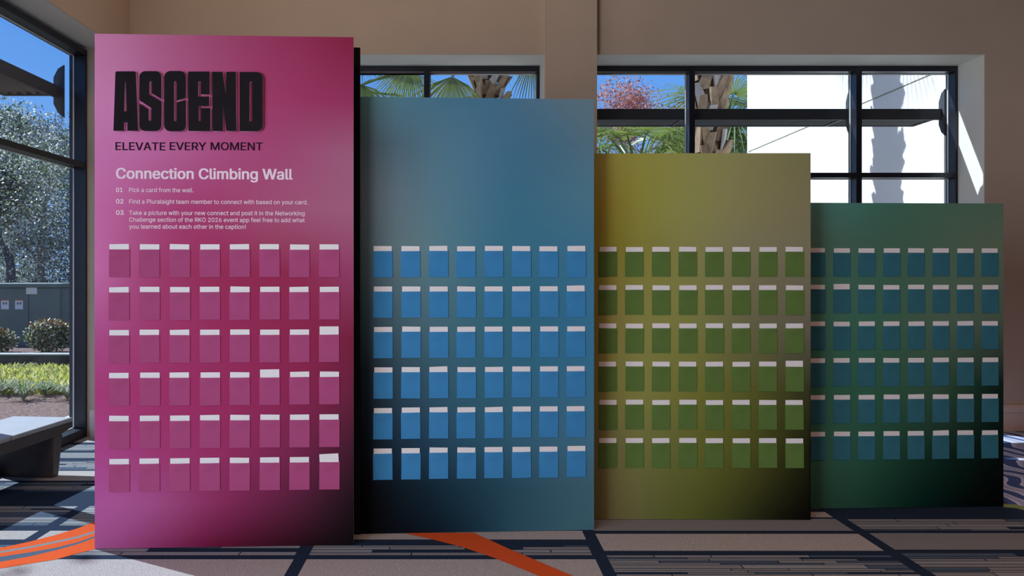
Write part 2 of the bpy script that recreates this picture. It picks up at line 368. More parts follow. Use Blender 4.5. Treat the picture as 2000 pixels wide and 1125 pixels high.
PANELS = {}
def panel(key, label, XLp, dL, XRp, dR, H, depth, rows, light, c0, c7, row0, rpitch, pocket_col, tall, lip, word):
    W = math.hypot(XRp-XLp, dR-dL); th = math.atan2(dR-dL, XRp-XLp)
    root = thing('display_panel', label, 'display panel', (XLp, dL, 0), th, 'standing display panels with card pockets')
    c, s = math.cos(th), math.sin(th)
    def to_u(px):     # where a sight line meets the face of the board
        k = (px-900)/F; return (k*dL-XLp)/(c-k*s)
    def to_uv(px, py):
        u = to_u(px); return u, EYE-(py-535)/F*(dL+u*s)
    art = ramp_print_and_light('panel_artwork_and_light_'+word, W, H, rows, to_uv, light)
    bd = MB(); bd.box(0, W, 0, 0.010, 0.003, H, 1)
    bd.f[2:3] = [bd.f[2]]; bd.m[2] = 0                   # the face towards the room carries the print
    b = bd.build('printed_board', [art, M_edge], root)
    fr = MB(); t = 0.03
    fr.box(0.02, W-0.03, 0.0102, depth-0.02, 0, H-0.02)
    fr.box(0.004, W-0.004+lip, depth-0.02, depth, 0.0, H-0.004)
    fr.build('panel_frame', M_black, root, bevel=0.003)
    pm = mat('pocket_paper_'+word, tuple(x/y for x, y in zip(lin(pocket_col), light(0.5))), 0.8, spec=0.12, noise=(14, 0.08))
    ua, ub = to_u(c0), to_u(c7); pitch = (ub-ua)/7; pw = 0.0975; ph = 0.1325
    src = None
    for r in range(6):
        for k in range(8):
            u = ua+pitch*k+random.uniform(-0.0012, 0.0012); z = row0-rpitch*r+random.uniform(-0.001, 0.001)
            if src is None: o = src = pocket_mesh('pocket', pw, ph, pm)
            else: o = src.copy(); COL.objects.link(o)
            o.parent = root; tilt = random.uniform(-0.010, 0.010); o.location = (u, 0, z); o.rotation_euler = (0, tilt, 0)
            up, tl = tall.get((r, k), (0.0, None))
            cd = card_obj()
            ct = tl if tl is not None else random.choice((0, 0, 0, 0.008, -0.008, 0.02, -0.02))*random.uniform(0.3, 1.3)
            loc = Vector((u+random.uniform(-0.0018, 0.001), -0.0019, z+ph+up))
            q = Matrix.Rotation(th, 3, 'Z'); p = q @ loc
            cd.location = (XLp+p.x, dL+p.y, p.z); cd.rotation_euler = (0, ct, th)
            tag(cd, f'white card in the {ORD[k]} pocket of the {ORD[r]} row down on the {word} panel', 'card', f'white cards in the pockets of the {word} panel')
    PANELS[key] = (root, to_uv, W, H)
    return root
def lightf(a, b): return lambda u: tuple(x+(y-x)*u for x, y in zip(a, b))

R1 = [  # left edge stops hold window sheen painted in with the print
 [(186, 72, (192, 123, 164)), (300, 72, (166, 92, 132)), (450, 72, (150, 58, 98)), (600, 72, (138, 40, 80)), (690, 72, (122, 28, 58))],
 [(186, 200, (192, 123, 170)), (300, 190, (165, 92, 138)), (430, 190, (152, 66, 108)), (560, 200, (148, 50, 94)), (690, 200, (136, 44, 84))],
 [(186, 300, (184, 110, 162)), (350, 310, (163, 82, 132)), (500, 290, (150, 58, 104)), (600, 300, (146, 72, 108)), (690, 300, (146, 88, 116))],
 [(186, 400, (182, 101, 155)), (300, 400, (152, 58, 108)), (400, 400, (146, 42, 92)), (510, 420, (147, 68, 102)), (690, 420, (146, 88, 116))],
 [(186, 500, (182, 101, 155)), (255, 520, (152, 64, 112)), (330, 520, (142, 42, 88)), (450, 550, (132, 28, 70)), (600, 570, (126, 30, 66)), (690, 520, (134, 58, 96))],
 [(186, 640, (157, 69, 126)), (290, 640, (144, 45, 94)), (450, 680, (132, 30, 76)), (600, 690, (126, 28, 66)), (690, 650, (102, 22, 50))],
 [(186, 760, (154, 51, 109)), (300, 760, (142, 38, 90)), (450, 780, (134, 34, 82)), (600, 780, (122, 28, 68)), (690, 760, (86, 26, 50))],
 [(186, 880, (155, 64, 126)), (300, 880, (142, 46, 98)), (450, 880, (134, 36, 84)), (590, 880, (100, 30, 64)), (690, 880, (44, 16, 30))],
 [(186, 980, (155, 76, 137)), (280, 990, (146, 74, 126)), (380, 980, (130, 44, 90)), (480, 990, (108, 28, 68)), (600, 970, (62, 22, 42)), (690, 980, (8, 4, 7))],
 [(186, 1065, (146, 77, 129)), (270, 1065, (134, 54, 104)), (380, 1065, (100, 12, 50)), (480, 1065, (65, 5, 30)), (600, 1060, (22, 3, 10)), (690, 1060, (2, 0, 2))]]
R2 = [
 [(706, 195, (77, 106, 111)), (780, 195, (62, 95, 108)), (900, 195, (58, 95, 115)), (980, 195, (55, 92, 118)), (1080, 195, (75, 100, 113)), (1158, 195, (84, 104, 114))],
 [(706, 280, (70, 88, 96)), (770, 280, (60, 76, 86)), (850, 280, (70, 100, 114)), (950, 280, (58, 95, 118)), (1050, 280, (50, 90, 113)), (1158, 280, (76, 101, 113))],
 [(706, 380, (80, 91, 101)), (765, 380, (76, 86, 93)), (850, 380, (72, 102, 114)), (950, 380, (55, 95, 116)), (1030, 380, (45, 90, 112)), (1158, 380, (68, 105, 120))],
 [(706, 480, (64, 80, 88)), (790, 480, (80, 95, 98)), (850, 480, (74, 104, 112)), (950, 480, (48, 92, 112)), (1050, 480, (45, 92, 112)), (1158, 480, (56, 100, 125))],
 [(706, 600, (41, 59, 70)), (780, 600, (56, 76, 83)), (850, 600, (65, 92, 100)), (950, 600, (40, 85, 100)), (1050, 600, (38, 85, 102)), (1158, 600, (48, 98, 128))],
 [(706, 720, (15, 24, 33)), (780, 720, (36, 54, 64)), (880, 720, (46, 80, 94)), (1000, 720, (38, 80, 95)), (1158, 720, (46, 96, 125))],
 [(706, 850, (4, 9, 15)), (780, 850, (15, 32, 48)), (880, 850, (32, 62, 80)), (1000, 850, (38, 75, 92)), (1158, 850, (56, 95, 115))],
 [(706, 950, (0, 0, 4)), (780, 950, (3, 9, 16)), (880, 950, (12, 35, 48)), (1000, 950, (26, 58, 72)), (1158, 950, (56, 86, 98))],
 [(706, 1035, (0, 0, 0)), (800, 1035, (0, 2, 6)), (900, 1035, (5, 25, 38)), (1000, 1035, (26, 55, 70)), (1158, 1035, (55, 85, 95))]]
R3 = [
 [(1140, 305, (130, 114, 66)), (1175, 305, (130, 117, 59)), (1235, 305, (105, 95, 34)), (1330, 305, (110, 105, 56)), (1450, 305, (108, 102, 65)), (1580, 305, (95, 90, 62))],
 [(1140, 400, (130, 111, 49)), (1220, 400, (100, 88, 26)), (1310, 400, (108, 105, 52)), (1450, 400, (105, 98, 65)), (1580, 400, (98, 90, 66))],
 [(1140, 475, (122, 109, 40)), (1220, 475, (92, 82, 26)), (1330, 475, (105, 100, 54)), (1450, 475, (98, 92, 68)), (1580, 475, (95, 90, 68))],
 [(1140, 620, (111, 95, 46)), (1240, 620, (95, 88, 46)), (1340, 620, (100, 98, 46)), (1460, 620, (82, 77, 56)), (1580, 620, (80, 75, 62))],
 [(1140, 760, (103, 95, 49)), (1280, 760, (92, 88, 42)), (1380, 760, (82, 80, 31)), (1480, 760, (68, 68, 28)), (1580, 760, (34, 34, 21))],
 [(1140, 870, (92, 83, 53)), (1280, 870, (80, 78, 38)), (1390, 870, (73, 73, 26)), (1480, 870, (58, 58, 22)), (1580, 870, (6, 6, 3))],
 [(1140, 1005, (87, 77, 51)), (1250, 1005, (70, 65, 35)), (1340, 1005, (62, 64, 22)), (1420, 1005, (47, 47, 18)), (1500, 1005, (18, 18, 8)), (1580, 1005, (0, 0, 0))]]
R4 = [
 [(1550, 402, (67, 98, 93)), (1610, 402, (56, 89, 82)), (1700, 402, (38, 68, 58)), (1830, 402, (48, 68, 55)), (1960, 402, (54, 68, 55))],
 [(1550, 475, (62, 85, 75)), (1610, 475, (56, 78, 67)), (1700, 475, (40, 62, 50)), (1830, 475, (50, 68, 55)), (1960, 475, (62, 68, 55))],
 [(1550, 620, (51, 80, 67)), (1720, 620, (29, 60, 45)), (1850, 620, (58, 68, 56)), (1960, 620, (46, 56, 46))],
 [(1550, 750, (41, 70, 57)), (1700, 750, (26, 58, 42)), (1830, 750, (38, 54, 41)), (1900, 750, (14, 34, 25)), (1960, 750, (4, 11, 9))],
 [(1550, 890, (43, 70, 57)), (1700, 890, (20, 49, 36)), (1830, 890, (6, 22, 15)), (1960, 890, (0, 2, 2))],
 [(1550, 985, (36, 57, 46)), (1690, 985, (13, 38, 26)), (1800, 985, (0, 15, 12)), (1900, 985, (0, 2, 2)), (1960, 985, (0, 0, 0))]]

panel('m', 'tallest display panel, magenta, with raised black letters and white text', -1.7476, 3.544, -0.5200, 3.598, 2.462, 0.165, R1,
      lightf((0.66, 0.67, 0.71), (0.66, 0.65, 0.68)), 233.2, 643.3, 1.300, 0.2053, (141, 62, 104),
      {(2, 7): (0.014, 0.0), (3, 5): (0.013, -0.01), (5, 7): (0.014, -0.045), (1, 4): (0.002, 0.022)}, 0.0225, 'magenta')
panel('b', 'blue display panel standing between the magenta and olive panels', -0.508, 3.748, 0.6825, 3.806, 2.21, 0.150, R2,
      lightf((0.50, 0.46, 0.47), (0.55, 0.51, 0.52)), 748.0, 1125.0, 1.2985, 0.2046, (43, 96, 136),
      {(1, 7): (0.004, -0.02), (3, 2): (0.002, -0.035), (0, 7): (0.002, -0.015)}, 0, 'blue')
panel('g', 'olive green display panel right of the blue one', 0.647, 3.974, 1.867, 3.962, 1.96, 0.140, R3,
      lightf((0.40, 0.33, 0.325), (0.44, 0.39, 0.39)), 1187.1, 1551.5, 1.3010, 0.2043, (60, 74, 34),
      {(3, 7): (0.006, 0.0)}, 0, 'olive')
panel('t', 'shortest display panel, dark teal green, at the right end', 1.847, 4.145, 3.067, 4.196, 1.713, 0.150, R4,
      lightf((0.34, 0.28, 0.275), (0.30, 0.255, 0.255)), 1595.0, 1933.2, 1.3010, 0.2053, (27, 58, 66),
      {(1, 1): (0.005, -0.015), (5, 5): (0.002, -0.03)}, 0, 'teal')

# lettering of the magenta panel ------------------------------------------------
root1, uv1, W1p, H1p = PANELS['m']
M_ink = mat('black_letter_face', (0.016, 0.013, 0.016), 0.9, spec=0.1, noise=(10, 0.1))
M_foam = mat('letter_edge', (0.80, 0.55, 0.66), 0.6, noise=(20, 0.05))
M_inkt = mat('printed_dark_ink', (0.022, 0.007, 0.020), 0.8, spec=0.1)
M_white = mat('printed_white_ink', (0.86, 0.70, 0.80), 0.6)
def curve_mesh(name, loops, ext, m, parent, y):
    cu = bpy.data.curves.new(name, 'CURVE'); cu.dimensions = '2D'; cu.fill_mode = 'BOTH'; cu.extrude = ext
    for lp in loops:
        sp = cu.splines.new('POLY'); sp.points.add(len(lp)-1); sp.use_cyclic_u = True
        for p, q in zip(sp.points, lp): p.co = (q[0], q[1], 0, 1)
    o = bpy.data.objects.new(name, cu); COL.objects.link(o)
    dg = bpy.context.evaluated_depsgraph_get(); me = bpy.data.meshes.new_from_object(o.evaluated_get(dg))
    bpy.data.objects.remove(o); bpy.data.curves.remove(cu)
    me.materials.clear(); me.materials.append(m); me.name = name
    for v in me.vertices: v.co = (v.co.x, y-v.co.z, v.co.y)
    me.flip_normals() if False else None
    n = bpy.data.objects.new(name, me); COL.objects.link(n); n.parent = parent
    return n
LET = {
 'A': [[(107, 140), (118, 125), (330, 125), (342, 140), (368, 810), (245, 810), (245, 715), (205, 715), (205, 810), (85, 810)], [(217, 245), (227, 245), (238, 585), (207, 585)]],
 'S': [[(383, 185), (393, 155), (410, 135), (440, 123), (580, 123), (610, 135), (628, 158), (636, 190), (636, 443), (526, 378), (526, 247), (512, 238), (498, 247), (498, 392), (625, 468), (636, 480), (640, 500), (636, 750), (628, 780), (610, 800), (575, 812), (440, 812), (410, 800), (393, 780), (385, 750), (385, 495), (490, 565), (490, 690), (505, 698), (520, 690), (520, 548), (390, 462), (383, 450)]],
 'C': [[(668, 185), (678, 155), (700, 132), (730, 121), (860, 121), (890, 132), (910, 155), (918, 190), (918, 430), (812, 462), (812, 247), (797, 238), (782, 247), (782, 692), (797, 702), (812, 692), (812, 483), (920, 455), (920, 750), (911, 782), (892, 804), (860, 815), (730, 815), (700, 805), (678, 782), (668, 750)]],
 'E': [[(943, 127), (1192, 127), (1192, 390), (1090, 390), (1090, 242), (1060, 242), (1060, 415), (1187, 415), (1187, 523), (1065, 523), (1065, 697), (1092, 697), (1092, 548), (1200, 548), (1200, 812), (948, 812)]],
 'N': [[(1220, 130), (1340, 130), (1379, 390), (1383, 130), (1495, 130), (1500, 812), (1385, 812), (1347, 520), (1342, 812), (1225, 812)]],
 'D': [[(1537, 132), (1735, 132), (1765, 140), (1790, 162), (1803, 195), (1803, 750), (1792, 784), (1770, 806), (1740, 815), (1537, 815)], [(1653, 250), (1667, 244), (1680, 250), (1680, 700), (1650, 700)]]}
for ch, loops in LET.items():
    lp = [[uv1(210+x/5.921, 120+y/5.921) for x, y in l_] for l_ in loops]
    bdy = curve_mesh('raised_letter', lp, 0.0075, M_foam, root1, -0.0076)
    bdy['label'] = 'raised black letter with a pale pink edge'
    fc = curve_mesh('letter_face', lp, 0.0006, M_ink, bdy, -0.0157)
    fc['label'] = 'matt black letter face'
fdir = bpy.utils.system_resource('DATAFILES', path='fonts')
FONT = None
try:
    FONT = bpy.data.fonts.load(os.path.join(fdir, 'Inter.woff2'))
except Exception: FONT = None
def contours(txt):
    """outlines of a line of text"""
    cu = bpy.data.curves.new('line', 'FONT'); cu.body = txt; cu.size = 1.0
    if FONT: cu.font = FONT
    o = bpy.data.objects.new('line', cu); COL.objects.link(o)
    c2 = o.to_curve(bpy.context.evaluated_depsgraph_get()); loops = []
    for sp in c2.splines:
        pts = []
        if sp.type == 'BEZIER':
            bp = sp.bezier_points; n = len(bp)
            for k in range(n):
                a, b = bp[k], bp[(k+1) % n]
                p0, p1, p2, p3 = a.co, a.handle_right, b.handle_left, b.co
                st = (p1-p0).cross(p3-p0).length < 1e-6 and (p2-p0).cross(p3-p0).length < 1e-6
                for t in ([0] if st else [0, 0.25, 0.5, 0.75]):
                    q = p0*(1-t)**3+p1*3*t*(1-t)**2+p2*3*t*t*(1-t)+p3*t**3; pts.append((q.x, q.y))
        else: pts = [(p.co.x, p.co.y) for p in sp.points]
        if len(pts) > 2: loops.append(pts)
    o.to_curve_clear(); bpy.data.objects.remove(o); bpy.data.curves.remove(cu)
    return loops
def winding(p, loops):
    n = 0
    for l in loops:
        for k in range(len(l)):
            (x1, y1), (x2, y2) = l[k], l[(k+1) % len(l)]
            if (y1 <= p[1]) != (y2 <= p[1]) and p[0] < (x2-x1)*(p[1]-y1)/(y2-y1)+x1: n += 1 if y2 > y1 else -1
    return n
def text_polys(txt, x0, x1, base, cap, off):
    """meshes of one line of print fitted between two marks on the board"""
    vs, fs = [], []; loops = contours(txt); loops.sort(key=lambda l: min(p[0] for p in l))
    groups = []                                           # loops whose widths overlap belong to one glyph
    for l in loops:
        a, b = min(p[0] for p in l), max(p[0] for p in l)
        if groups and a < groups[-1][1]: groups[-1][0].append(l); groups[-1][1] = max(groups[-1][1], b)
        else: groups.append([[l], b])
    for grp, _ in groups:
        pv_ = [Vector(p) for l in grp for p in l]; ed = []; k = 0
        for l in grp: ed += [(k+q, k+(q+1) % len(l)) for q in range(len(l))]; k += len(l)
        ov, oe, of = geometry.delaunay_2d_cdt(pv_, ed, [], 0, 1e-6)[:3]
        k = len(vs); vs += [(v.x, v.y, 0) for v in ov]
        for f in of:
            c_ = sum((ov[q] for q in f), Vector((0, 0)))/len(f)
            if winding(c_, grp): fs.append(tuple(k+q for q in f))
    ua, zb = uv1(x0, base); ub, _ = uv1(x1, base); _, zc = uv1(x0, base-cap)
    mx0 = min(v[0] for v in vs); mx1 = max(v[0] for v in vs)
    sxx = (ub-ua)/(mx1-mx0); szz = (zc-zb)/CAPH
    V, Fs = [], []                                        # heavier weights: the strokes are laid side by side
    for i, (ox, oz) in enumerate([(-off, -off*0.4), (off, -off*0.4), (-off, off*0.4), (off, off*0.4)] if off > 0.003 else [(0, 0)]):
        k = len(V); V += [(ua+(v[0]-mx0+ox)*sxx, -0.0008-0.00005*i, zb+(v[1]+oz)*szz) for v in vs]; Fs += [tuple(k+q for q in f) for f in fs]
    return V, Fs
def cap_height():
    cu = bpy.data.curves.new('line', 'FONT'); cu.body = 'H'; cu.size = 1.0
    if FONT: cu.font = FONT
    o = bpy.data.objects.new('line', cu); COL.objects.link(o)
    me = bpy.data.meshes.new_from_object(o.evaluated_get(bpy.context.evaluated_depsgraph_get()))
    h = max(v.co.y for v in me.vertices); bpy.data.objects.remove(o); bpy.data.curves.remove(cu); bpy.data.meshes.remove(me); return h
CAPH = cap_height()
def print_lines(name, label, lines, m):
    mb = MB()
    for ln in lines:
        v, f = text_polys(*ln); k = len(mb.v); mb.v += v; mb.f += [tuple(k+i for i in p) for p in f]; mb.m += [0]*len(f)
    o = mb.build(name, m, root1, recalc=False); o['label'] = label; return o
for wd_, xa, xb in (('ELEVATE', 226, 322.8), ('EVERY', 332, 402.5), ('MOMENT', 411.8, 512.8)):
    print_lines('tagline_word', 'word in black capitals', [(wd_, xa, xb, 293, 15.2, 0.014)], M_inkt)
print_lines('heading_lettering', 'bold white heading', [('Connection Climbing Wall', 227.5, 571, 348.6, 20.3, 0.022)], M_white)
print_lines('step_numbers', 'bold white numbers', [('01', 227, 239.5, 375, 8.4, 0.022), ('02', 227, 241, 397.4, 8.4, 0.022), ('03', 227, 241.5, 419.4, 8.4, 0.022)], M_white)
print_lines('instruction_lettering', 'small white lines of text', [
    ('Pick a card from the wall.', 252.5, 378, 375, 8.2, 0.006),
    ('Find a Pluralsight team member to connect with based on your card.', 252.5, 601, 397.6, 8.2, 0.006),
    ('Take a picture with your new connect and post it in the Networking', 252.5, 595, 419.6, 8.2, 0.006),
    ('Challenge section of the RKO 2026 event app feel free to add what', 252.5, 595, 433.0, 8.2, 0.006),
    ('you learned about each other in the caption!', 252.5, 480, 446.4, 8.2, 0.006)], M_white)

# ------------------------------------------------------------------ the bench at the left
M_wood = mat('dark_brown_wood', (0.068, 0.046, 0.042), 0.5, noise=(9, 0.15))
M_cush = mat('grey_vinyl_cushion', (0.36, 0.37, 0.40), 0.45, noise=(6, 0.04), bump=(60, 0.08, 0.003))
bench = thing('bench', 'low dark brown bench with grey cushions beside the tall left window', 'bench', (-2.60, 4.97, 0), math.radians(-5.5))
BL, BWd = 1.75, 0.42
def slab_leg(y0, y1, name='leg'):
    m = MB(); fo_ = lambda u, v, w_: (-0.0+u, 0, v)
    # seen from the end the slab narrows towards the floor
    for_top, for_bot = 0.0, 0.010
    m.hexa([(-BWd+for_bot, y0+0.01, 0), (-for_bot, y0+0.01, 0), (-for_bot, y1-0.012, 0), (-BWd+for_bot, y1-0.012, 0),
            (-BWd, y0, 0.262), (0, y0, 0.262), (0, y1+0.02, 0.262), (-BWd, y1+0.02, 0.262)])
    return m.build(name, M_wood, bench, bevel=0.006)
slab_leg(-0.20, -0.12); slab_leg(-BL+0.11, -BL+0.19)
m = MB(); prof = [(0, 0.327), (0, 0.298), (-0.02, 0.285), (-0.09, 0.275), (-0.12, 0.262), (-BL+0.12, 0.262), (-BL+0.09, 0.275), (-BL+0.02, 0.285), (-BL, 0.298), (-BL, 0.327)]
m.prism(prof, lambda u, v, w_: (-w_, u, v), BWd); m.build('bench_frame', M_wood, bench, bevel=0.004)
for y0, y1 in ((-0.585, 0.004), (-1.17, -0.590), (-BL-0.004, -1.175)):
    m = MB(); m.box(-BWd-0.004, 0.004, y0, y1, 0.327, 0.356); o = m.build('seat_cushion', M_cush, bench, bevel=0.010)

# ------------------------------------------------------------------ outdoors
M_mulch = mat('mulch', (0.20, 0.115, 0.085), 0.95, noise=(28, 0.6), bump=(40, 1.0, 0.03))
gr = MB(); gr.box(-45, 45, YO, 60, -0.16, -0.04); gr.box(-45, XL-0.38, -20, YO, -0.16, -0.04)
struct(gr.build('ground', M_mulch), 'mulched ground outside the windows')
M_bounce = mat('pale_bounce_ground', (0.76, 0.74, 0.68), 0.9, noise=(6, 0.08))  # added, hidden by the panels: bounces sun up to the window soffits
M_gravel = mat('white_gravel', (0.62, 0.60, 0.58), 0.9, noise=(60, 0.5), bump=(70, 1.0, 0.02))
pv = MB(); pv.box(-2.4, 5.0, YO, 9.0, -0.06, -0.02); struct(pv.build('ground', M_bounce), 'pale ground strip added outside the back windows')
pv = MB(); pv.box(XL-0.95, XL-0.39, -8, YO+0.3, -0.06, -0.03); struct(pv.build('ground', M_gravel), 'white gravel strip outside the left window')
M_stucco = mat('white_stucco', (0.80, 0.79, 0.74), 0.9, noise=(2, 0.03), bump=(60, 0.15, 0.004))
M_joint = mat('stucco_joint', (0.42, 0.39, 0.30), 0.9)
wing = MB(); WX = 5.0
wing.box(WX, WX+5, YO+0.02, 12.9, -0.05, 3.425); wing.box(WX, WX+5, YO+0.02, 12.9, 3.445, 6.2); wing.box(WX+0.012, WX+5, YO+0.02, 12.9, 3.425, 3.445, 1)
wing.box(WX, WX+5, 12.9, 12.96, -0.05, 6.2, 0)
wo = wing.build('white_building', [M_stucco, M_joint]); tag(wo, 'white stucco building wing outside the right back window', 'building')

# leaves and trees
def leaf_cloud(mb, center, rad, n, size, seed, mats_n=1, flat=1.0, shell=0.35, keep=None, elong=1.6):
    rnd = random.Random(seed); cx, cy, cz = center; rx, ry, rz = rad
    while n > 0:
        d = Vector((rnd.gauss(0, 1), rnd.gauss(0, 1), rnd.gauss(0, 1))).normalized(); r = (shell+(1-shell)*rnd.random())
        p = Vector((cx+d.x*rx*r, cy+d.y*ry*r, cz+d.z*rz*r)); n -= 1
        if keep and not keep(p): continue
        a = Vector((rnd.gauss(0, 1), rnd.gauss(0, 1), rnd.gauss(0, flat))).normalized(); b = a.orthogonal().normalized()
        b = Quaternion(a, rnd.uniform(0, 2*PI)) @ b
        L = size*rnd.uniform(0.6, 1.3)*elong/2; W_ = size*rnd.uniform(0.35, 0.6)/1.2
        mb.poly([p-a*L, p+b*W_-a*L*0.1, p+a*L, p-b*W_-a*L*0.1], rnd.randrange(mats_n))
def branches(mb, p, d, L, r, depth, rnd, tips, spread=0.6, lift=0.15, n=6):
    pts = [Vector(p)]; rr = [r]; dd = Vector(d)
    for i in range(3):
        dd = (dd+Vector((rnd.uniform(-1, 1), rnd.uniform(-1, 1), rnd.uniform(-0.6, 1)))*0.16).normalized()
        pts.append(pts[-1]+dd*L/3); rr.append(r*(1-0.14*(i+1)))
    mb.tube(pts, rr, n=n if depth > 1 else 4)
    if depth == 0: tips.append(pts[-1]); return
    for k in range(rnd.choice((2, 3, 3))):
        nd = (dd+Vector((rnd.uniform(-1, 1), rnd.uniform(-1, 1), rnd.uniform(-0.5, 0.9)+lift))*spread).normalized()
        branches(mb, pts[-1] if k else pts[-2], nd, L*rnd.uniform(0.62, 0.82), rr[-1]*0.68, depth-1, rnd, tips, spread, lift, n)
M_bark = mat('grey_bark', (0.16, 0.14, 0.12), 0.9, noise=(9, 0.3), bump=(30, 0.8, 0.02))
M_oak = [mat('oak_leaf_dark', (0.06, 0.08, 0.055), 0.4, sub=((0.10, 0.15, 0.04), 0.25), noise=(3, 0.3)),
         mat('oak_leaf', (0.23, 0.26, 0.17), 0.35, sub=((0.26, 0.30, 0.16), 0.35), noise=(3, 0.3)),
         mat('oak_leaf_glint', (0.70, 0.70, 0.62), 0.3, sub=((0.55, 0.56, 0.46), 0.45), noise=(3, 0.3))]  # last one: sun sparkle of the crown put into a pale leaf colour
M_moss = mat('grey_moss', (0.42, 0.41, 0.36), 0.95, noise=(12, 0.3))
def oak(label, x, y, H, R, n, seed, leaf=0.11, clumps=26, lo=0.35, depth=3):
    root = thing('oak_tree', label, 'tree', (x, y, -0.05), 0, 'trees outside the left window')
    rnd = random.Random(seed); tr = MB(); tips = []
    branches(tr, (0, 0, 0), (0.05, 0, 1), H*0.42, H*0.035, depth, rnd, tips, 0.75, 0.25)
    tr.build('trunk', M_bark, root, smooth=True)
    fo_ = MB()
    for k in range(clumps):
        t = rnd.choice(tips) if k % 2 else Vector((rnd.uniform(-R, R)*0.8, rnd.uniform(-R, R)*0.8, H*rnd.uniform(lo, 0.95)))
        q = R*rnd.uniform(0.22, 0.42)
        leaf_cloud(fo_, t, (q, q, q*0.8), n//clumps, leaf, seed*97+k, 3)
    fo_.build('foliage', M_oak, root, recalc=False)
    return root
oak('grey-green oak crown behind the utility cabinet', -10.6, 17.5, 4.3, 3.4, 62000, 3, leaf=0.044, clumps=90, lo=0.05)
oak('dark green oak further back beside the window post', -17.0, 29.5, 6.4, 4.8, 52000, 5, leaf=0.085, clumps=110, lo=0.03)
oak('oak outside shading the left window', -12.2, 5.9, 9.0, 2.3, 2600, 9, leaf=0.12, clumps=20, lo=0.75)
# bare moss-hung tree
mt = thing('mossy_tree', 'thin bare tree hung with grey moss outside the left window', 'tree', (-12.6, 22.5, -0.05))
rnd = random.Random(21); tr = MB(); tips = []
branches(tr, (0, 0, 0), (0, 0, 1), 2.4, 0.15, 4, rnd, tips, 0.6, 0.3); tr.build('trunk', M_bark, mt, smooth=True)
ms = MB()
for t in tips:
    leaf_cloud(ms, (t.x, t.y, t.z-0.3), (0.10, 0.10, rnd.uniform(0.3, 0.6)), 46, 0.05, int(t.x*1e4) & 4095, 1, shell=0.0)
leaf_cloud(ms, (0, 0, 4.6), (3.0, 2, 1.6), 3500, 0.045, 33, 1)
ms.build('hanging_moss', M_moss, mt)

# utility cabinet
M_cab = mat('cabinet_green', (0.135, 0.180, 0.140), 0.5, noise=(3, 0.08))
M_cabd = mat('cabinet_seam', (0.02, 0.03, 0.024), 0.7)
M_stick = mat('sticker_white', (0.75, 0.75, 0.70), 0.6); M_stickr = mat('sticker_orange', (0.75, 0.22, 0.08), 0.6)
M_stickk = mat('sticker_ink', (0.05, 0.05, 0.06), 0.6); M_stickc = mat('sticker_cream', (0.80, 0.76, 0.58), 0.6)
CY = 12.2
cab = thing('utility_cabinet', 'dark green metal utility cabinet with warning stickers behind the shrubs', 'cabinet', (-7.9, CY, -0.04))
m = MB(); m.box(0, 1.35, 0, 1.0, 0, 1.13); m.build('cabinet_body', M_cab, cab, bevel=0.01)
m = MB(); m.box(-0.03, 1.38, -0.03, 1.03, 1.13, 1.20); m.build('lid', M_cab, cab, bevel=0.012)
for x0, x1 in ((0.02, 0.80), (0.81, 1.33)):
    m = MB(); m.box(x0, x1, -0.012, 0.0, 0.12, 1.11); dr = m.build('door', M_cab, cab, bevel=0.004)
def sticker(x, z, w_, h, kind):
    m = MB(); y = -0.0125
    m.box(x, x+w_, y-0.002, y, z, z+h, 0)
    if kind == 'warn':
        m.box(x, x+w_, y-0.003, y-0.002, z+h*0.90, z+h, 1)
        for q in (0.24, 0.58): m.box(x+w_*q, x+w_*(q+0.17), y-0.003, y-0.002, z+h*0.5, z+h*0.70, 2); m.box(x+w_*(q+0.03), x+w_*(q+0.2), y-0.003, y-0.002, z+h*0.66, z+h*0.74, 2)
        m.build('warning_label', [M_stick, M_stickr, M_stickk], cab)
    else:
        m.box(x+w_*0.52, x+w_*0.94, y-0.003, y-0.002, z+h*0.25, z+h*0.85, 1)
        m.build('data_label', [M_stickc, M_stick], cab)
cx = lambda px: (px-900)/F*CY+7.9
cz = lambda py: EYE-(py-535)/F*CY+0.04
for px in (3, 30.5): sticker(cx(px), cz(604), 0.128, 0.155, 'warn')
sticker(cx(52), cz(574.5), 0.178, 0.106, 'data')

# low wall, hedge, groundcover
M_conc = mat('weathered_concrete', (0.075, 0.072, 0.055), 0.9, noise=(5, 0.35), bump=(20, 0.5, 0.01))
M_cap = mat('pale_concrete', (0.50, 0.49, 0.45), 0.9, noise=(8, 0.1))
lwall = MB(); lwall.box(-9.0, -4.2, 10.25, 10.5, -0.1, 0.19)
lo_ = lwall.build('garden_wall', M_conc, bevel=0.01); tag(lo_, 'low weathered concrete garden wall in front of the shrubs', 'wall')
m = MB(); m.box(-9.0, -4.2, 10.24, 10.40, 0.19, 0.212); m.build('wall_cap', M_cap, lo_, bevel=0.008)
bed = MB(); bed.box(-12, -4.2, 10.5, 15, -0.1, 0.15); struct(bed.build('ground', M_mulch), 'raised mulch bed behind the garden wall')
M_shrub = [mat('shrub_leaf_dark', (0.07, 0.09, 0.04), 0.4, noise=(4, 0.3)), mat('shrub_leaf', (0.14, 0.17, 0.06), 0.4, sub=((0.25, 0.28, 0.06), 0.25)),
           mat('shrub_leaf_pale', (0.62, 0.60, 0.45), 0.4, sub=((0.6, 0.6, 0.4), 0.4)), mat('shrub_leaf_orange', (0.45, 0.20, 0.06), 0.5)]
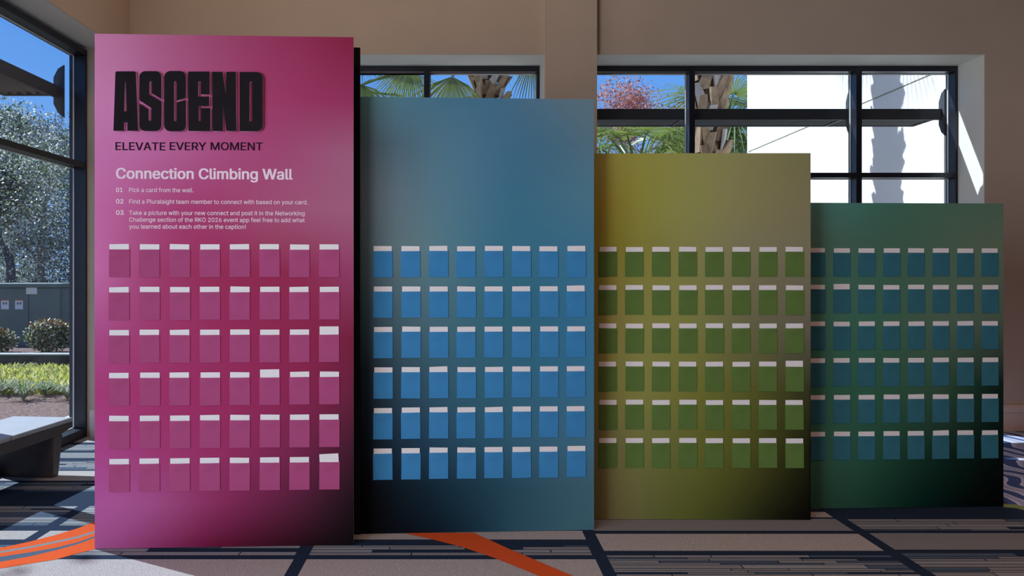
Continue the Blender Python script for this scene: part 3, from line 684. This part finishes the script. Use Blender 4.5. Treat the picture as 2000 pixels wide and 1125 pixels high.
def shrub(label, x, y, rx, rz, n, seed):
    root = thing('shrub', label, 'shrub', (x, y, 0.14), 0, 'shrubs behind the garden wall')
    s = MB(); rnd = random.Random(seed)
    for k in range(7): s.tube([(0, 0, 0), (rnd.uniform(-.3, .3)*rx, rnd.uniform(-.2, .2), rz*0.6), (rnd.uniform(-.8, .8)*rx, rnd.uniform(-.3, .3), rz*1.3)], [0.015, 0.01, 0.005], n=5)
    s.build('stem', M_bark, root)
    f = MB()
    leaf_cloud(f, (0, 0, rz*0.75), (rx, rx*0.6, rz*0.75), n, 0.034, seed, 3, elong=1.3)
    r2 = random.Random(seed+1)
    leaf_cloud(f, (0, 0, rz*1.25), (rx*0.8, rx*0.4, rz*0.3), n//14, 0.034, seed+5, 1)
    for i in range(len(f.m)-n//14, len(f.m)): f.m[i] = 3
    f.build('foliage', M_shrub, root, recalc=False)
shrub('variegated shrub with orange tips directly below the cabinet', -6.12, 11.05, 0.385, 0.34, 4000, 41)
shrub('variegated shrub nearest the window post', -5.30, 11.1, 0.40, 0.40, 4000, 42)
shrub('variegated shrub at the left edge below the warning stickers', -6.94, 11.0, 0.385, 0.26, 3000, 43)
M_gc = [mat('groundcover_yellow', (0.42, 0.41, 0.12), 0.5, sub=((0.62, 0.60, 0.12), 0.5)), mat('groundcover_green', (0.22, 0.27, 0.09), 0.5, sub=((0.40, 0.46, 0.10), 0.5)), mat('groundcover_pale', (0.62, 0.58, 0.34), 0.5, sub=((0.7, 0.65, 0.3), 0.5))]
gc = MB(); rnd = random.Random(77)
for i in range(5200):
    x = rnd.uniform(-7.6, -4.0); y = rnd.uniform(8.35, 10.1); h = rnd.uniform(0.05, 0.13)
    a = rnd.uniform(0, 2*PI); w_ = 0.016; dx, dy = math.cos(a)*w_, math.sin(a)*w_; tx, ty = rnd.uniform(-.10, .10), rnd.uniform(-.10, .10)
    gc.poly([(x-dx, y-dy, -0.04), (x+dx, y+dy, -0.04), (x+tx*.6+dx, y+ty*.6+dy, h*.6), (x+tx, y+ty, h), (x+tx*.6-dx, y+ty*.6-dy, h*.6)], rnd.choices((0, 1, 2), (5, 2, 2))[0])
go = gc.build('groundcover', M_gc, recalc=False); tag(go, 'yellow-green leafy groundcover growing in front of the garden wall', 'groundcover', kind='stuff')
M_lir = [mat('grass_blade', (0.20, 0.27, 0.12), 0.8, spec=0.2, sub=((0.3, 0.4, 0.15), 0.4)), mat('grass_blade_pale', (0.42, 0.44, 0.32), 0.8, spec=0.2, sub=((0.5, 0.52, 0.36), 0.4))]
LAB = ['pale arching grass tuft at the left edge of the mulch', 'arching grass tuft left of the middle of the mulch', 'bright green grass tuft in front of the groundcover', 'pale grass tuft next to the window post', 'small grass tuft poking up before the garden wall']
for i, (px, py, s) in enumerate([(6, 772, 1.0), (46, 782, 1.1), (88, 772, 0.9), (132, 780, 1.0), (48, 731, 0.8)]):
    d_ = F*(EYE+0.04)/(py-535); X = (px-900)/F*d_
    r = thing('grass_tuft', LAB[i], 'grass tuft', (X, d_, -0.04), 0, 'grass tufts outside the left window')
    g = MB(); rnd = random.Random(200+i)
    for k in range(80):
        a = rnd.uniform(0, 2*PI); L = rnd.uniform(0.18, 0.36)*s; out = rnd.uniform(0.3, 0.9)*L; w_ = 0.006
        c_, s_ = math.cos(a), math.sin(a)
        pp = [Vector((c_*out*t, s_*out*t, L*(1.5*t-1.1*t*t))) for t in (0, 0.35, 0.7, 1.0)]; n_ = Vector((-s_, c_, 0))*w_
        mi = rnd.choices((0, 1), (1, 2) if i != 2 else (5, 1))[0]
        for j in range(3): g.poly([pp[j]-n_, pp[j]+n_, pp[j+1]+n_*(0.6 if j == 2 else 1), pp[j+1]-n_*(0.6 if j == 2 else 1)], mi)
    g.build('blades', M_lir, r, recalc=False)

# palms
M_boot = [mat('palm_boot_tan', (0.33, 0.23, 0.14), 0.85, noise=(14, 0.25)), mat('palm_boot_brown', (0.20, 0.13, 0.08), 0.9, noise=(14, 0.25)), mat('palm_boot_grey', (0.46, 0.43, 0.40), 0.85, noise=(14, 0.2))]
M_core = mat('palm_trunk_fibre', (0.12, 0.08, 0.05), 0.95, noise=(25, 0.4), bump=(40, 0.8, 0.02))
M_frond = [mat('frond_green', (0.14, 0.20, 0.05), 0.4, sub=((0.30, 0.38, 0.06), 0.35)), mat('frond_pale', (0.26, 0.31, 0.13), 0.4, sub=((0.35, 0.4, 0.1), 0.3))]
def fan(hub, axis, up, R, n, spread, droop, rnd, mb=None, petiole=None):
    """one fan leaf: folded blades radiating from its hub"""
    mb = mb or MB(); ax = Vector(axis).normalized(); nrm = (Vector(up)-ax*ax.dot(Vector(up))).normalized(); sd_ = ax.cross(nrm)
    if petiole: mb.tube([petiole, (Vector(petiole)+Vector(hub))/2+Vector((0, 0, 0.08)), hub], [0.03, 0.022, 0.014], n=5)
    for i in range(n):
        a = spread*(i/(n-1)-0.5); L = R*(0.75+0.25*math.cos(a*0.8))*rnd.uniform(0.92, 1.05)
        d = ax*math.cos(a)+sd_*math.sin(a); q = ax*-math.sin(a)+sd_*math.cos(a)
        wd = 0.0125*R/0.8
        prof = [(0.02, 0.25), (0.35, 1.0), (0.7, 0.7), (1.0, 0.06)]
        pts = []
        for t, ww in prof:
            c_ = Vector(hub)+d*L*t+Vector((0, 0, -1))*droop*L*t*t*rnd.uniform(0.8, 1.2)
            pts.append((c_-q*wd*ww+nrm*wd*ww*0.5, c_, c_+q*wd*ww+nrm*wd*ww*0.5))
        mi = rnd.choices((0, 1), (3, 2))[0]
        for j in range(3):
            for k in (0, 1): mb.poly([pts[j][k], pts[j][k+1], pts[j+1][k+1], pts[j+1][k]], mi)
    return mb
def palm(label, x, y, H, r, seed, nf=20, boots=True, fr_list=None, R=0.85, flare=1.0, boot_from=0.0, pet=1.1, spread=3.5):
    root = thing('palm_tree', label, 'palm tree', (x, y, -0.05), 0, 'palm trees outside the back windows'); rnd = random.Random(seed)
    t = MB(); t.tube([(0, 0, H*k/6) for k in range(7)], [r*0.8]*7, n=12); t.build('trunk', M_core, root, smooth=True)
    if boots:
        b = MB(); z = boot_from; i = 0
        while z < H:
            for k in range(5):
                a = i*0.55+k*2*PI/5+rnd.uniform(-0.2, 0.2); c_ = Vector((math.cos(a), math.sin(a), 0)); tn = Vector((-c_.y, c_.x, 0))
                lean = rnd.uniform(0.25, 0.5)*(1 if (i+k) % 2 else -1); L = rnd.uniform(0.26, 0.42)*r/0.2
                p0 = c_*r*0.8+Vector((0, 0, z)); p1 = p0+Vector((0, 0, L))+tn*lean*L+c_*r*rnd.uniform(0.25, 0.6)*flare
                w0, w1 = r*0.42, r*0.20; th_ = c_*0.02
                mi = rnd.choices((0, 1, 2), (5, 2, 1.2))[0]
                b.hexa([p0-tn*w0, p0+tn*w0, p0+tn*w0+th_, p0-tn*w0+th_, p1-tn*w1-th_, p1+tn*w1-th_, p1+tn*w1+th_, p1-tn*w1+th_], mi)
            z += 0.13*r/0.2; i += 1
        b.build('leaf_base', M_boot, root)
    base = Vector((0, 0, H))
    if fr_list is None:
        fr_list = []
        for i in range(nf):
            a = i*2.4; el = 1.2-1.9*(i/nf); c_ = Vector((math.cos(a)*math.cos(el), math.sin(a)*math.cos(el), math.sin(el)))
            hub = c_*pet*rnd.uniform(0.8, 1.1)+Vector((0, 0, -0.1)); fr_list.append((hub, (c_+Vector((0, 0, -0.5))).normalized()))
    for hub, ax in fr_list:
        hub = Vector(hub); mb = fan(base+hub, ax, Vector((0, 0, 1)) if abs(Vector(ax).z) < 0.85 else Vector((0, -1, 0.3)), R*rnd.uniform(0.85, 1.1), 26, spread, 0.45, rnd, petiole=base)
        mb.build('frond', M_frond, root, recalc=False)
    return root
def wp(px, py, d): return Vector(((px-900)/F*d, d, EYE-(py-535)/F*d))
# the palm whose trunk crosses the right window
palm('palm with a thick criss-cross trunk outside the right back window', 3.22, 9.66, 7.3, 0.205, 51, nf=20, R=0.85, pet=0.9)
# the palm whose crown shows above the blue panel
bx_, by_ = (952-900)/F*9.6, 9.6; Hb = 4.25
hubs = [((883, 150), (-0.1, -0.25, -1)), ((706, 166), (0.1, -0.3, -0.9)), ((800, 128), (-0.5, 0.1, -0.9)), ((1040, 112), (0.5, 0.1, -0.9)), ((930, 60), (0.1, 0.3, 0.8)), ((840, 60), (-0.7, 0.3, 0.3)), ((1060, 60), (0.8, 0.3, 0.2)), ((980, 90), (0.2, 0.9, -0.2))]
fr_b = []
for (px, py), ax in hubs:
    h = wp(px, py, by_-0.25); fr_b.append((h-Vector((bx_, by_, Hb-0.05)), Vector(ax).normalized()))
palm('palm with tan leaf bases and fan fronds above the blue panel', bx_, by_, Hb, 0.15, 52, fr_list=fr_b, R=0.66, flare=2.4, boot_from=2.0, spread=2.5)
palm('leafy palm low in the right window left of its first mullion', 3.0, 12.6, 2.95, 0.16, 53, nf=38, R=1.0, boots=False, pet=1.0)
palm('palm with bright green fronds just left of the white building', 5.5, 15.5, 4.35, 0.17, 54, nf=28, R=1.25, boots=False, pet=0.9)
palm('palm partly hidden behind the top of the magenta panel', -2.0, 12.0, 4.2, 0.16, 55, nf=22, R=1.0, boots=False, pet=1.2)

# tree with red buds
M_red = [mat('red_bud', (0.62, 0.25, 0.20), 0.6, sub=((0.6, 0.22, 0.16), 0.4)), mat('pink_bud', (0.78, 0.48, 0.42), 0.6, sub=((0.7, 0.4, 0.34), 0.4)), mat('rust_bud', (0.48, 0.22, 0.12), 0.6, sub=((0.5, 0.2, 0.1), 0.4))]
rt = thing('red_budded_tree', 'bare tree with red buds seen through the right back window', 'tree', (4.2, 20.0, -0.05))
rnd = random.Random(61); tr = MB(); tips = []
branches(tr, (0, 0, 0), (0, 0, 1), 2.22, 0.12, 5, rnd, tips, 0.6, 0.3, n=5); tr.build('trunk', M_bark, rt, smooth=True)
fb = MB()
for i, t in enumerate(tips): leaf_cloud(fb, t, (0.6, 0.5, 0.55), 72, 0.055, 600+i, 3, shell=0.1)
fb.build('buds', M_red, rt, recalc=False)
oak('pale green tree low behind the leafy palm', 4.6, 27.0, 5.2, 2.6, 3500, 71, leaf=0.15, clumps=20, lo=0.15)
